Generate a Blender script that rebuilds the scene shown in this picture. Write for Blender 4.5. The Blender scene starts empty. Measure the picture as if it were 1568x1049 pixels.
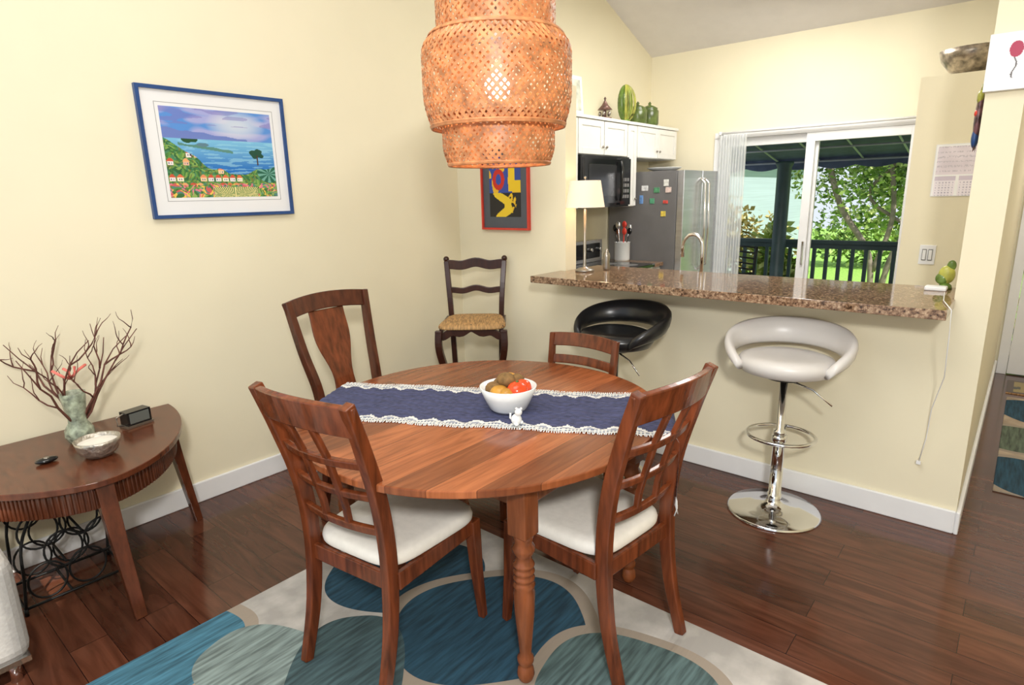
import bpy, math, random, bmesh
from mathutils import Vector, Matrix, noise
random.seed(7)
SC=bpy.context.scene
try:
    SC.view_settings.view_transform='Standard'
    SC.view_settings.look='None'
except Exception as e: print(e)
pi=math.pi
# ------------------------------------------------------------------ materials
def newmat(name):
    m=bpy.data.materials.new(name); m.use_nodes=True
    return m,m.node_tree,m.node_tree.nodes['Principled BSDF']
def setp(b,**k):
    for a,v in k.items():
        a=a.replace('_',' ')
        if a in b.inputs: b.inputs[a].default_value=v
def c4(c): return (c[0],c[1],c[2],1)
def mat(name,col,rough=.5,metal=0,var=.06,scale=8,bump=0,stretch=(1,1,1),spec=.5,emit=None,es=0,trans=0,alpha=1,coat=0,sheen=0):
    m,nt,b=newmat(name); N=nt.nodes; L=nt.links
    tc=N.new('ShaderNodeTexCoord'); mp=N.new('ShaderNodeMapping'); mp.inputs['Scale'].default_value=stretch
    L.new(tc.outputs['Object'],mp.inputs[0])
    n=N.new('ShaderNodeTexNoise'); n.inputs['Scale'].default_value=scale; n.inputs['Detail'].default_value=5
    L.new(mp.outputs[0],n.inputs['Vector'])
    r=N.new('ShaderNodeValToRGB')
    r.color_ramp.elements[0].position=.3; r.color_ramp.elements[1].position=.7
    r.color_ramp.elements[0].color=c4([max(0,x*(1-var)) for x in col]); r.color_ramp.elements[1].color=c4([min(1,x*(1+var)) for x in col])
    L.new(n.outputs['Fac'],r.inputs[0]); L.new(r.outputs[0],b.inputs['Base Color'])
    setp(b,Roughness=rough,Metallic=metal,Specular_IOR_Level=spec,Transmission_Weight=trans,Alpha=alpha,Coat_Weight=coat,Sheen_Weight=sheen)
    if emit: b.inputs['Emission Color'].default_value=c4(emit); b.inputs['Emission Strength'].default_value=es
    if bump:
        bp=N.new('ShaderNodeBump'); bp.inputs['Strength'].default_value=bump; bp.inputs['Distance'].default_value=.01
        L.new(n.outputs['Fac'],bp.inputs['Height']); L.new(bp.outputs[0],b.inputs['Normal'])
    return m
def mixc(N,L,fac,a,b,mode='MIX'):
    x=N.new('ShaderNodeMix'); x.data_type='RGBA'; x.blend_type=mode
    for i,v in ((0,fac),(6,a),(7,b)):
        if isinstance(v,(int,float)): x.inputs[i].default_value=v
        elif isinstance(v,tuple): x.inputs[i].default_value=v if len(v)==4 else c4(v)
        else: L.new(v,x.inputs[i])
    return x.outputs[2]
def plankmat(name,c1,c2,mortar,bw,rh,rotz=0,rough=.25,grain=.5,msize=.0015,gs=(2,30,1),coat=0,spec=.5):
    m,nt,b=newmat(name); N=nt.nodes; L=nt.links
    tc=N.new('ShaderNodeTexCoord'); mp=N.new('ShaderNodeMapping'); mp.inputs['Rotation'].default_value=(0,0,rotz)
    L.new(tc.outputs['Object'],mp.inputs[0])
    br=N.new('ShaderNodeTexBrick'); br.inputs['Scale'].default_value=1; br.offset=.37; br.inputs['Brick Width'].default_value=bw; br.inputs['Row Height'].default_value=rh
    br.inputs['Mortar Size'].default_value=msize; br.inputs['Mortar Smooth'].default_value=.2; br.inputs['Bias'].default_value=0
    br.inputs['Color1'].default_value=c4(c1); br.inputs['Color2'].default_value=c4(c2); br.inputs['Mortar'].default_value=c4(mortar)
    L.new(mp.outputs[0],br.inputs['Vector'])
    m2=N.new('ShaderNodeMapping'); m2.inputs['Scale'].default_value=gs; L.new(mp.outputs[0],m2.inputs[0])
    ad=N.new('ShaderNodeVectorMath'); ad.operation='MULTIPLY_ADD'; L.new(br.outputs['Color'],ad.inputs[0]); ad.inputs[1].default_value=(90,90,90); L.new(m2.outputs[0],ad.inputs[2])
    n=N.new('ShaderNodeTexNoise'); n.inputs['Scale'].default_value=1; n.inputs['Detail'].default_value=6; n.inputs['Distortion'].default_value=1.6
    L.new(ad.outputs[0],n.inputs['Vector'])
    r=N.new('ShaderNodeValToRGB'); r.color_ramp.elements[0].position=.32; r.color_ramp.elements[1].position=.68
    g=1-grain; r.color_ramp.elements[0].color=(g,g*.92,g*.88,1); r.color_ramp.elements[1].color=(1.0,1.0,1.0,1)
    L.new(n.outputs['Fac'],r.inputs[0])
    o=mixc(N,L,1.0,br.outputs['Color'],r.outputs[0],'MULTIPLY')
    L.new(o,b.inputs['Base Color']); setp(b,Roughness=rough,Coat_Weight=coat,Coat_Roughness=.12,Specular_IOR_Level=spec)
    return m
def attrmat(name,rough=.5):
    m,nt,b=newmat(name); a=nt.nodes.new('ShaderNodeAttribute'); a.attribute_name='Col'
    nt.links.new(a.outputs['Color'],b.inputs['Base Color']); setp(b,Roughness=rough); return m
def leafmat(name,c0,c1,c2):
    m,nt,b=newmat(name); N=nt.nodes;L=nt.links
    g=N.new('ShaderNodeNewGeometry'); r=N.new('ShaderNodeValToRGB'); r.color_ramp.elements[0].color=c4(c0); r.color_ramp.elements[1].color=c4(c2)
    e=r.color_ramp.elements.new(.5); e.color=c4(c1)
    L.new(g.outputs['Random Per Island'],r.inputs[0]); L.new(r.outputs[0],b.inputs['Base Color']); setp(b,Roughness=.5); return m

M_wall=mat('wall_paint',(.83,.762,.565),.75,var=.015,scale=3,bump=.05)
M_ceil=mat('ceiling_paint',(.76,.73,.71),.9,var=.02)
M_white=mat('white_trim',(.84,.84,.84),.4,var=.02)
M_cab=mat('cabinet_white',(.82,.81,.78),.4,var=.02)
M_floor=plankmat('laminate_floor',(.150,.052,.028),(.088,.031,.018),(.022,.008,.006),1.25,.125,0,.13,.5,.0014,(2.2,17,1))
M_top=plankmat('table_top_wood',(.45,.140,.050),(.20,.055,.018),(.10,.028,.01),1.9,.118,pi/2,.15,.42,.0008,(3,30,1),spec=.35)
M_twood=mat('table_leg_wood',(.19,.055,.018),.26,var=.4,scale=3,stretch=(12,12,1.5),spec=.4)
M_cwood=mat('chair_wood',(.140,.034,.011),.22,var=.45,scale=3,stretch=(14,14,2),spec=.45)
M_dwood=mat('dark_chair_wood',(.075,.019,.008),.26,var=.4,scale=3,stretch=(14,14,2),spec=.45)
M_ewood=mat('end_table_wood',(.105,.029,.012),.2,var=.35,scale=3,stretch=(4,14,4),spec=.5)
M_barwood=mat('bar_chair_wood',(.040,.011,.005),.3,var=.3,scale=4,stretch=(12,12,2))
M_seat=mat('cream_upholstery',(.80,.76,.69),.8,var=.04,scale=40,bump=.1)
M_rush=mat('rush_seat',(.46,.27,.11),.7,var=.5,scale=9,stretch=(14,2,2),bump=.6)
M_chrome=mat('chrome',(.8,.8,.8),.08,1,var=.02)
M_blackleather=mat('black_vinyl',(.012,.012,.013),.28,var=.2)
M_whiteleather=mat('white_vinyl',(.70,.67,.64),.32,var=.03)
M_steel=mat('stainless',(.68,.68,.69),.26,.85,var=.08,scale=3,stretch=(1,1,20))
M_fside=mat('fridge_side_grey',(.18,.175,.175),.3,var=.06)
M_black=mat('black_gloss',(.008,.008,.009),.12,var=.1)
M_blackm=mat('black_iron',(.012,.012,.012),.5,.5,var=.2)
M_navy=mat('navy_frame',(.015,.06,.20),.35,var=.15)
M_red=mat('red_frame',(.65,.05,.03),.35,var=.1)
M_rattan=mat('bamboo_strip',(.55,.22,.085),.45,var=.4,scale=30)
M_cord=mat('lamp_cord',(.3,.3,.3),.5)
M_bulb=mat('bulb_glow',(1,.9,.7),.5,emit=(1,.74,.45),es=25)
M_shade=mat('linen_shade',(.85,.72,.58),.8,emit=(1,.75,.5),es=.40,var=.03)
M_ceram=mat('white_ceramic',(.78,.80,.80),.15,var=.02)
M_metal=mat('antique_metal',(.35,.32,.28),.3,.9,var=.1)
M_glass=mat('crackle_glass',(.42,.48,.36),.10,var=.6,scale=40,bump=.9,alpha=.62)
M_twig=mat('twig_bark',(.13,.045,.03),.7,var=.4,scale=30)
M_pink=mat('pink_ribbon',(.8,.2,.16),.6)
M_sofa=mat('grey_sofa_fabric',(.36,.345,.33),.9,var=.08,scale=80,bump=.2)
M_green=mat('green_glaze',(.12,.20,.035),.25,var=.6,scale=14)
M_yell=mat('yellow_glaze',(.38,.38,.07),.3,var=.5,scale=14)
M_mural=attrmat('painted_picture',.35)
M_rubber=mat('dark_rail_paint',(.03,.06,.065),.5,var=.15)
def granite():
    m,nt,b=newmat('brown_granite'); N=nt.nodes;L=nt.links
    tc=N.new('ShaderNodeTexCoord')
    v=N.new('ShaderNodeTexVoronoi'); v.inputs['Scale'].default_value=230; L.new(tc.outputs['Object'],v.inputs['Vector'])
    sv=N.new('ShaderNodeSeparateColor'); L.new(v.outputs['Color'],sv.inputs[0])
    r0=N.new('ShaderNodeValToRGB'); r0.color_ramp.elements[0].color=(.60,.56,.52,1); r0.color_ramp.elements[1].color=(1,1,1,1); L.new(sv.outputs[0],r0.inputs[0])
    n=N.new('ShaderNodeTexNoise'); n.inputs['Scale'].default_value=85; n.inputs['Detail'].default_value=4; L.new(tc.outputs['Object'],n.inputs['Vector'])
    r=N.new('ShaderNodeValToRGB'); E=r.color_ramp.elements; E[0].position=.33;E[0].color=(.06,.034,.02,1);E[1].position=.68;E[1].color=(.56,.41,.27,1)
    e=E.new(.44);e.color=(.24,.14,.082,1); e=E.new(.55); e.color=(.37,.235,.145,1)
    L.new(n.outputs['Fac'],r.inputs[0])
    o=mixc(N,L,1.0,r.outputs[0],r0.outputs[0],'MULTIPLY')
    L.new(o,b.inputs['Base Color']); setp(b,Roughness=.07); return m
M_gran=granite()
# ------------------------------------------------------------------ mesh builder
class B:
    def __init__(s,name): s.name=name; s.v=[];s.f=[];s.mi=[];s.sm=[];s.mats=[]
    def _m(s,m):
        if m not in s.mats: s.mats.append(m)
        return s.mats.index(m)
    def add(s,vs,fs,m,smooth=False):
        o=len(s.v); i=s._m(m); s.v+= [tuple(v) for v in vs]
        for f in fs: s.f.append(tuple(o+k for k in f)); s.mi.append(i); s.sm.append(smooth)
    def box(s,lo,hi,m,M=None):
        x0,y0,z0=lo;x1,y1,z1=hi
        vs=[Vector(p) for p in ((x0,y0,z0),(x1,y0,z0),(x1,y1,z0),(x0,y1,z0),(x0,y0,z1),(x1,y0,z1),(x1,y1,z1),(x0,y1,z1))]
        if M: vs=[M@v for v in vs]
        s.add(vs,[(0,3,2,1),(4,5,6,7),(0,1,5,4),(1,2,6,5),(2,3,7,6),(3,0,4,7)],m)
    def sweep(s,path,ws,hs,m,ref=(1,0,0),n=0,closed=False):
        P=[Vector(p) for p in path]; k=len(P); ref=Vector(ref)
        if not isinstance(ws,(list,tuple)): ws=[ws]*k
        if not isinstance(hs,(list,tuple)): hs=[hs]*k
        vs=[]; q=n or 4
        for i,p in enumerate(P):
            a=P[(i-1)%k] if (closed or i>0) else p; b=P[(i+1)%k] if (closed or i<k-1) else p
            t=(b-a).normalized(); rr=ref
            if abs(t.dot(rr))>.97: rr=Vector((0,0,1)) if abs(t.z)<.9 else Vector((0,1,0))
            u=(rr-t*rr.dot(t)).normalized(); w=t.cross(u)
            for j in range(q):
                if n: an=2*pi*j/n; vs.append(p+u*ws[i]/2*math.cos(an)+w*hs[i]/2*math.sin(an))
                else: cx,cy=((-1,-1),(1,-1),(1,1),(-1,1))[j]; vs.append(p+u*ws[i]/2*cx+w*hs[i]/2*cy)
        fs=[]
        for i in range(k if closed else k-1):
            i2=(i+1)%k
            for j in range(q): fs.append((i*q+j,i*q+(j+1)%q,i2*q+(j+1)%q,i2*q+j))
        if not closed: fs.append(tuple(range(q-1,-1,-1))); fs.append(tuple((k-1)*q+j for j in range(q)))
        s.add(vs,fs,m,bool(n))
    def tube(s,path,r,m,n=8,closed=False):
        if isinstance(r,(list,tuple)): d=[2*x for x in r]
        else: d=2*r
        s.sweep(path,d,d,m,(.31,.2,.93),n,closed)
    def lathe(s,prof,c,m,seg=32,M=None,cap=True):
        vs=[];c=Vector(c)
        for r,z in prof:
            for j in range(seg):
                a=2*pi*j/seg; v=Vector((r*math.cos(a),r*math.sin(a),z))
                if M: v=M@v
                vs.append(v+c)
        fs=[]
        for i in range(len(prof)-1):
            for j in range(seg): fs.append((i*seg+j,i*seg+(j+1)%seg,(i+1)*seg+(j+1)%seg,(i+1)*seg+j))
        if cap:
            fs.append(tuple(range(seg-1,-1,-1))); fs.append(tuple((len(prof)-1)*seg+j for j in range(seg)))
        s.add(vs,fs,m,True)
    def prism(s,poly,z0,z1,m,M=None,smooth=False):
        k=len(poly); vs=[Vector((x,y,z0)) for x,y in poly]+[Vector((x,y,z1)) for x,y in poly]
        if M: vs=[M@v for v in vs]
        s.add(vs,[tuple(range(k-1,-1,-1)),tuple(range(k,2*k))],m)
        s.add(vs,[(j,(j+1)%k,k+(j+1)%k,k+j) for j in range(k)],m,smooth)
    def ball(s,c,r,m,sc=(1,1,1),n=12,lump=0):
        vs=[];c=Vector(c)
        for i in range(n+1):
            th=pi*i/n
            for j in range(2*n):
                ph=pi*j/n; v=Vector((math.sin(th)*math.cos(ph)*sc[0],math.sin(th)*math.sin(ph)*sc[1],math.cos(th)*sc[2]))*r
                if lump: v*=1+lump*noise.noise(v*3/r*.5+c*7)
                vs.append(c+v)
        fs=[(i*2*n+j,(i+1)*2*n+j,(i+1)*2*n+(j+1)%(2*n),i*2*n+(j+1)%(2*n)) for i in range(n) for j in range(2*n)]
        s.add(vs,fs,m,True)
    def mesh(s):
        me=bpy.data.meshes.new(s.name); me.from_pydata(s.v,[],s.f)
        for m in s.mats: me.materials.append(m)
        me.polygons.foreach_set('material_index',s.mi); me.polygons.foreach_set('use_smooth',s.sm); me.update()
        return me
    def obj(s,loc=(0,0,0),rot=0,bev=0,sub=0,me=None,seg=2,recalc=True):
        me=me or s.mesh()
        if recalc:
            bm=bmesh.new(); bm.from_mesh(me); bmesh.ops.remove_doubles(bm,verts=bm.verts,dist=1e-6); bmesh.ops.recalc_face_normals(bm,faces=bm.faces); bm.to_mesh(me); bm.free()
        return place(s.name,me,loc,rot,bev,seg)
def place(name,me,loc=(0,0,0),rot=0,bev=0,seg=2):
    ob=bpy.data.objects.new(name,me); SC.collection.objects.link(ob); ob.location=loc; ob.rotation_euler=(0,0,rot)
    if bev:
        md=ob.modifiers.new('bevel','BEVEL'); md.width=bev; md.segments=seg; md.limit_method='ANGLE'; md.angle_limit=math.radians(50)
    return ob
def slab(name,lo,hi,m,bev=0):
    b=B(name); b.box(lo,hi,m); return b.obj(bev=bev)
def panel(b,org,U,V,nx,ny,fn,m):
    org=Vector(org);U=Vector(U);V=Vector(V)
    vs=[org+U*(i/nx)+V*(j/ny) for j in range(ny+1) for i in range(nx+1)]
    fs=[];cols=[]
    for j in range(ny):
        for i in range(nx):
            a=j*(nx+1)+i; fs.append((a,a+1,a+nx+2,a+nx+1)); cols.append(fn((i+.5)/nx,(j+.5)/ny))
    st=len(b.f); b.add(vs,fs,m)
    if not hasattr(b,'cols'): b.cols=[]
    b.cols.append((st,cols))
def lin(c): return tuple((x/255)**2.2 for x in c)
def obj_cols(b,**k):
    me=b.mesh(); at=me.color_attributes.new('Col','FLOAT_COLOR','CORNER')
    for st,cols in b.cols:
        for k2,c in enumerate(cols):
            for li in me.polygons[st+k2].loop_indices: at.data[li].color=(c[0],c[1],c[2],1)
    return b.obj(me=me,recalc=False,**k)

# ------------------------------------------------------------------ room shell
XW=-3.31; YB=6.27; YH=3.30; TH=.12
def cz(y): return 2.99+.391*(YB-y)
YR=-1.6
MX=Matrix(((0,0,1,0),(1,0,0,0),(0,1,0,0),(0,0,0,1)))
def wallprism(name,poly,a,b_,m):
    b=B(name); b.prism(poly,a,b_,m,MX); return b.obj()
slab('floor',(XW-.15,YR,-.1),(1.6,6.75,0),M_floor)
wallprism('wall_left',[(YR,0),(6.75,0),(6.75,cz(6.75)),(YR,cz(YR))],XW-.12,XW,M_wall)
wallprism('wall_right',[(YR,0),(6.75,0),(6.75,cz(6.75)),(YR,cz(YR))],1.48,1.6,M_wall)
b=B('ceiling'); b.prism([(YR,cz(YR)),(6.75,cz(6.75)),(6.75,cz(6.75)+.12),(YR,cz(YR)+.12)],XW-.12,1.6,M_ceil,MX); b.obj()
DX0,DX1,DZ=-2.54,-.76,2.12
b=B('wall_back')
b.box((XW,YB,0),(DX0,YB+TH,cz(YB)),M_wall); b.box((DX1,YB,0),(-.22,YB+TH,cz(YB)),M_wall); b.box((DX0,YB,DZ),(DX1,YB+TH,cz(YB)),M_wall); b.obj()
b=B('wall_hall_end'); b.box((-.09,6.62,0),(.0,6.75,cz(6.7)),M_wall); b.box((.0,6.62,2.15),(.95,6.75,cz(6.7)),M_wall); b.box((.95,6.62,0),(1.48,6.75,cz(6.7)),M_wall); b.obj()
slab('wall_partition',(-.22,YH,0),(-.09,6.62,3.05),M_wall)
b=B('wall_counter'); b.box((-2.33,YH,0),(-.22,YH+TH,1.068),M_wall); b.obj()
slab('wall_stub',(XW,YH,0),(-2.33,YH+TH,2.27),M_wall)
slab('wall_pantry',(-.63,4.6,0),(-.22,5.3,2.24),M_wall)
def bb(name,lo,hi): slab(name,lo,hi,M_white,bev=.006)
bb('baseboard_left',(XW,YR,0),(XW+.018,YH,.115))
bb('baseboard_back',(XW,YH-.018,0),(-.09,YH,.115))
bb('baseboard_right',(-.09,YH-.018,0),(-.072,6.6,.115))
# ------------------------------------------------------------------ sliding door (window_1)
b=B('window_1')
y0,y1=YB-.02,YB+.08
for lo,hi in (((DX0-.03,y0,DZ-.01),(DX1+.03,y1,DZ+.05)),((DX0-.03,y0,0),(DX0+.04,y1,DZ)),((DX1-.04,y0,0),(DX1+.03,y1,DZ)),((DX0,y0,0),(DX1,y1,.05))): b.box(lo,hi,M_white)
def sash(xa,xb,ya,yb):
    w=.075
    b.box((xa,ya,.05),(xa+w,yb,DZ-.01),M_white); b.box((xb-w,ya,.05),(xb,yb,DZ-.01),M_white)
    b.box((xa+w,ya,.05),(xb-w,yb,.16),M_white); b.box((xa+w,ya,DZ-.09),(xb-w,yb,DZ-.01),M_white)
sash(DX0+.04,-1.60,YB+.035,YB+.07); sash(-1.70,DX1-.04,YB-.01,YB+.03)
b.box((-1.66,YB-.03,.9),(-1.64,YB-.01,1.12),M_chrome)
b.obj(bev=.003)
b=B('sheer_curtain'); M_sheer=mat('sheer_fabric',(.88,.90,.90),.9,alpha=.55,var=.03)
n=60; vs=[];
for i in range(n+1):
    x=-2.50+.27*i/n; y=YB-.070+.024*math.sin(i*1.05)
    vs+= [(x,y,.03),(x,y,2.14)]
b.add(vs,[(2*i,2*i+2,2*i+3,2*i+1) for i in range(n)],M_sheer,True)
b.tube([(DX0+.03,YB-.07,2.16),(DX1+.03,YB-.07,2.16)],.012,M_white)
for x in (DX0+.05,DX1+.02): b.box((x-.012,YB-.085,2.145),(x+.012,YB-.021,2.175),M_white)
b.obj(recalc=False)
b=B('door_1'); b.box((.003,6.6,.01),(.947,6.645,2.145),M_white)
for (xa,xb) in ((.12,.42),(.53,.83)):
    for (za,zb) in ((.2,.75),(.9,1.5),(1.62,2.0)): b.box((xa,6.592,za),(xb,6.602,zb),M_white)
b.lathe([(.028,0),(.028,.02),(.012,.03),(.012,.05),(.03,.06),(.03,.085),(.012,.095)],(.075,6.6,1.02),M_chrome,20,Matrix.Rotation(pi/2,4,'X'))
b.lathe([(.028,0),(.028,.03)],(.075,6.6,1.17),M_chrome,20,Matrix.Rotation(pi/2,4,'X'))
b.obj(bev=.003)
b=B('trim_1'); b.box((-.07,6.6,.0),(.0,6.62,2.22),M_white); b.box((.95,6.6,0),(1.03,6.62,2.22),M_white); b.box((-.07,6.6,2.15),(1.03,6.62,2.22),M_white); b.obj(bev=.004)
# ------------------------------------------------------------------ bar counter
b=B('granite_bar_counter'); b.prism([(-2.37,2.97),(-.215,2.97),(-.215,3.298),(-.222,3.298),(-.222,3.69),(-2.328,3.69),(-2.328,3.298),(-2.37,3.298)],1.068,1.11,M_gran); b.obj(bev=.008)
b=B('kitchen_sink_cabinet')
b.box((-2.65,3.43,0.0),(-.23,4.02,.92),M_cab); b.box((-2.65,3.43,.92),(-.23,4.05,.955),M_gran)
for k in range(4): b.box((-2.6+k*.59,4.02,.14),(-2.06+k*.59,4.035,.88),M_cab)
b.obj(bev=.003)
KX=XW+.012
b=B('kitchen_base_cabinet'); b.box((KX,3.44,.0),(-2.70,4.36,.92),M_cab); b.box((KX,3.44,.92),(-2.655,4.36,.955),M_gran); b.box((-2.70,4.05,.12),(-2.688,4.34,.9),M_cab); b.obj(bev=.003)
b=B('kitchen_corner_cabinet'); b.box((KX,5.19,0.0),(-2.70,5.39,.92),M_cab); b.box((KX,5.19,.92),(-2.66,5.39,.955),M_gran); b.box((-2.70,5.20,.12),(-2.688,5.38,.9),M_cab); b.obj(bev=.003)
b=B('kitchen_range'); b.box((KX,4.37,.0),(-2.66,5.18,.93),M_steel); b.box((KX,4.37,.93),(-2.64,5.18,.96),M_black); b.box((KX,4.37,.96),(XW+.09,5.18,1.17),M_steel); b.box((XW+.09,4.42,1.0),(XW+.10,5.13,1.14),M_black)
b.box((-2.66,4.42,.2),(-2.645,5.13,.78),M_black); b.tube([(-2.61,4.42,.84),(-2.61,5.13,.84)],.012,M_chrome)
for yy in (4.45,4.6,4.95,5.1): b.lathe([(.022,0),(.018,.03)],(XW+.10,yy,1.08),M_chrome,14,Matrix.Rotation(pi/2,4,'Y'))
for (x,y,r) in ((-3.0,4.58,.09),(-3.0,4.97,.07),(-2.8,4.58,.07),(-2.8,4.97,.09)): b.lathe([(r,0),(r-.006,.002)],(x,y,.96),M_fside,24)
b.obj(bev=.004)
b=B('kitchen_wall_cabinet')
def cabbox(ya,yb,za,zb,doors,xf=-2.96):
    b.box((XW+.001,ya,za),(xf-.02,yb,zb),M_cab)
    w=(yb-ya)/doors
    for d in range(doors):
        a=ya+d*w+.006; c=ya+(d+1)*w-.006
        b.box((xf-.02,a,za+.006),(xf-.004,c,zb-.006),M_cab)
        for lo,hi in (((xf-.004,a,za+.006),(xf+.003,a+.05,zb-.006)),((xf-.004,c-.05,za+.006),(xf+.003,c,zb-.006)),((xf-.004,a+.05,za+.006),(xf+.003,c-.05,za+.056)),((xf-.004,a+.05,zb-.056),(xf+.003,c-.05,zb-.006))): b.box(lo,hi,M_cab)
        ky=(c-.025) if d%2==0 else (a+.025)
        b.ball((xf+.014,ky,za+.07),.011,M_metal,n=8)
cabbox(3.45,4.37,1.48,2.22,2); cabbox(4.37,5.18,1.93,2.22,2); cabbox(5.18,5.36,1.48,2.22,1); cabbox(5.36,6.2,1.93,2.22,2)
b.box((XW+.001,3.44,2.22),(-2.945,6.21,2.245),M_cab); b.obj(bev=.002)
b=B('microwave'); b.box((KX,4.385,1.485),(-2.93,5.17,1.925),M_black); b.box((-2.93,4.39,1.52),(-2.905,4.97,1.90),M_black); b.box((-2.93,4.985,1.50),(-2.91,5.165,1.91),M_black)
b.box((-2.904,4.45,1.58),(-2.902,4.90,1.85),mat('microwave_window',(.03,.03,.032),.1)); b.tube([(-2.885,4.945,1.54),(-2.87,4.945,1.6),(-2.87,4.945,1.82),(-2.885,4.945,1.88)],.012,M_black)
for k in range(4):
    for q in range(3): b.box((-2.911,5.01+q*.045,1.56+k*.05),(-2.907,5.045+q*.045,1.59+k*.05),M_fside)
b.obj(bev=.004)
b=B('refrigerator'); fx=-2.50
b.box((XW+.02,5.42,.0),(fx-.07,6.24,1.80),M_fside)
b.box((fx-.065,5.425,.75),(fx,5.83,1.80),M_steel); b.box((fx-.065,5.84,.75),(fx,6.235,1.80),M_steel); b.box((fx-.065,5.425,.06),(fx,6.235,.74),M_steel)
for y in (5.79,5.88): b.tube([(fx,y,.85),(fx+.05,y,.90),(fx+.06,y,1.3),(fx+.05,y,1.68),(fx,y,1.73)],.013,M_chrome)
b.tube([(fx,5.5,.66),(fx+.05,5.55,.66),(fx+.05,6.12,.66),(fx,6.17,.66)],.013,M_chrome)
for (x,z,c,w,h) in ((-2.93,1.62,(.8,.8,.8),.07,.05),(-2.80,1.60,(.1,.3,.15),.06,.05),(-2.68,1.60,(.7,.55,.5),.06,.05),(-2.95,1.5,(.15,.3,.6),.04,.08),(-2.84,1.5,(.1,.35,.2),.05,.05),(-2.70,1.5,(.75,.1,.08),.05,.03),(-2.72,1.38,(.8,.6,.1),.05,.05),(-2.70,1.66,(.75,.75,.7),.05,.06)):
    b.box((x,5.414,z),(x+w,5.42,z+h),mat('magnet',c,.4,var=.3,scale=40))
b.obj(bev=.006)
b=B('serving_platter'); b.lathe([(.06,0),(.10,.004),(.16,.03),(.165,.036),(.155,.036),(.09,.012),(.0,.01)],(-2.80,5.62,1.80),M_ceram,36); b.obj()
zt=2.245
b=B('carousel_ornament'); b.lathe([(.06,0),(.06,.012),(.012,.016),(.012,.075),(.065,.078),(.03,.115),(.005,.16),(.012,.17),(.003,.185)],(-3.02,4.88,zt),mat('ornament_bronze',(.18,.10,.08),.4,.3,var=.6,scale=30),20)
for k in range(5): a=k*1.257; b.ball((-3.02+.045*math.cos(a),4.88+.045*math.sin(a),zt+.045),.014,M_metal,(1,1,1.4),8)
b.obj()
b=B('cactus_ornament'); 
b.ball((-3.05,5.28,zt+.17),.165,M_green,(.35,.6,1.0),14)
for k in range(9):
    a=-pi/2+pi*k/8; b.tube([(-3.05+.058*math.cos(t)*1,5.28+math.sin(a)*.098*math.cos(t),zt+.17+.165*math.sin(t)) for t in [i*pi/12-pi/2 for i in range(13)]],.005,M_yell,6)
b.lathe([(.05,0),(.055,.02),(.03,.03)],(-3.05,5.28,zt),M_green,18); b.obj()
M_jar=mat('green_jar_glaze',(.10,.14,.035),.25,var=.5,scale=14)
for (y,h) in ((5.52,.18),(5.76,.20)):
    b=B('green_canister'); b.lathe([(.075,0),(.09,.02),(.09,h*.7),(.075,h*.8),(.08,h*.84),(.04,h*.95),(.012,h),(.016,h+.015),(.004,h+.03)],(-3.05,y,zt),M_jar,20); b.obj()
b=B('leaning_print'); Mx=Matrix.Translation((-3.0,4.16,zt))@Matrix.Rotation(-.08,4,'Y')
b.box((0,0,0),(.015,.33,.30),M_white,Mx); b.box((.015,.03,.03),(.017,.30,.27),mat('print_art',(.60,.62,.52),.5,var=.4,scale=12),Mx); b.obj()
# ------------------------------------------------------------------ things on the bar
b=B('table_lamp'); lx,ly=-2.2,3.33; z=1.11
b.lathe([(.062,0),(.062,.012),(.05,.018),(.012,.03),(.009,.05),(.009,.40)],(lx,ly,z),M_metal,24)
b.lathe([(.125,.41),(.098,.575)],(lx,ly,z),M_shade,32,cap=False); b.ball((lx,ly,z+.49),.028,M_bulb,n=8)
b.tube([(lx-.1,ly,z+.57),(lx+.1,ly,z+.57)],.002,M_metal); b.tube([(lx,ly,z+.4),(lx,ly,z+.59)],.004,M_metal); b.ball((lx,ly,z+.595),.008,M_metal,n=6); b.obj(recalc=False)
b=B('pepper_mill'); b.lathe([(.022,0),(.024,.01),(.02,.05),(.024,.09),(.02,.11),(.008,.12),(.012,.13),(.004,.14)],(-2.12,3.47,z),M_metal,18); b.obj()
b=B('utensil_crock'); ux,uy=-3.05,5.28; b.lathe([(.068,0),(.075,.02),(.075,.18),(.08,.185),(.068,.185),(.062,.03)],(ux,uy,.955),M_ceram,24)
for k in range(7):
    a=k*.9; dx,dy=math.cos(a)*.03,math.sin(a)*.03; h=.27+.03*(k%3)
    mm=(M_black,M_steel,M_red,M_twood)[k%4]; b.tube([(ux+dx*.5,uy+dy*.5,.985),(ux+dx*2.4,uy+dy*2.0,.955+h)],.005,mm,6); b.ball((ux+dx*2.5,uy+dy*2.1,.955+h+.02),.026,mm,(1,.45,1.3),8)
b.obj()
b=B('kitchen_faucet'); fx2,fy2=-1.66,3.93
pts=[(fx2,fy2,.955)]+[(fx2,fy2,1.2)]+[(fx2-.07+.07*math.cos(t),fy2-.0,1.24+.085*math.sin(t)) for t in [i*pi/8 for i in range(9)]]+[(fx2-.14,fy2,1.17)]
b.tube(pts,.012,M_chrome,12); b.lathe([(.028,0),(.025,.03),(.014,.04)],(fx2,fy2,.955),M_chrome,18); b.tube([(fx2,fy2+.02,1.02),(fx2+.06,fy2+.02,1.07)],.007,M_chrome); b.obj()
b=B('coffee_mug'); b.lathe([(.035,0),(.038,.09),(.033,.09),(.03,.01)],(-2.1,3.93,.955),M_ceram,20); b.tube([(-2.062,3.93,.975),(-2.035,3.93,.985),(-2.035,3.93,1.02),(-2.062,3.93,1.03)],.005,M_ceram,6); b.obj()
b=B('smart_plug_adapter'); b.box((-.36,3.52,1.11),(-.27,3.59,1.13),M_white); b.obj(bev=.006)
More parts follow.
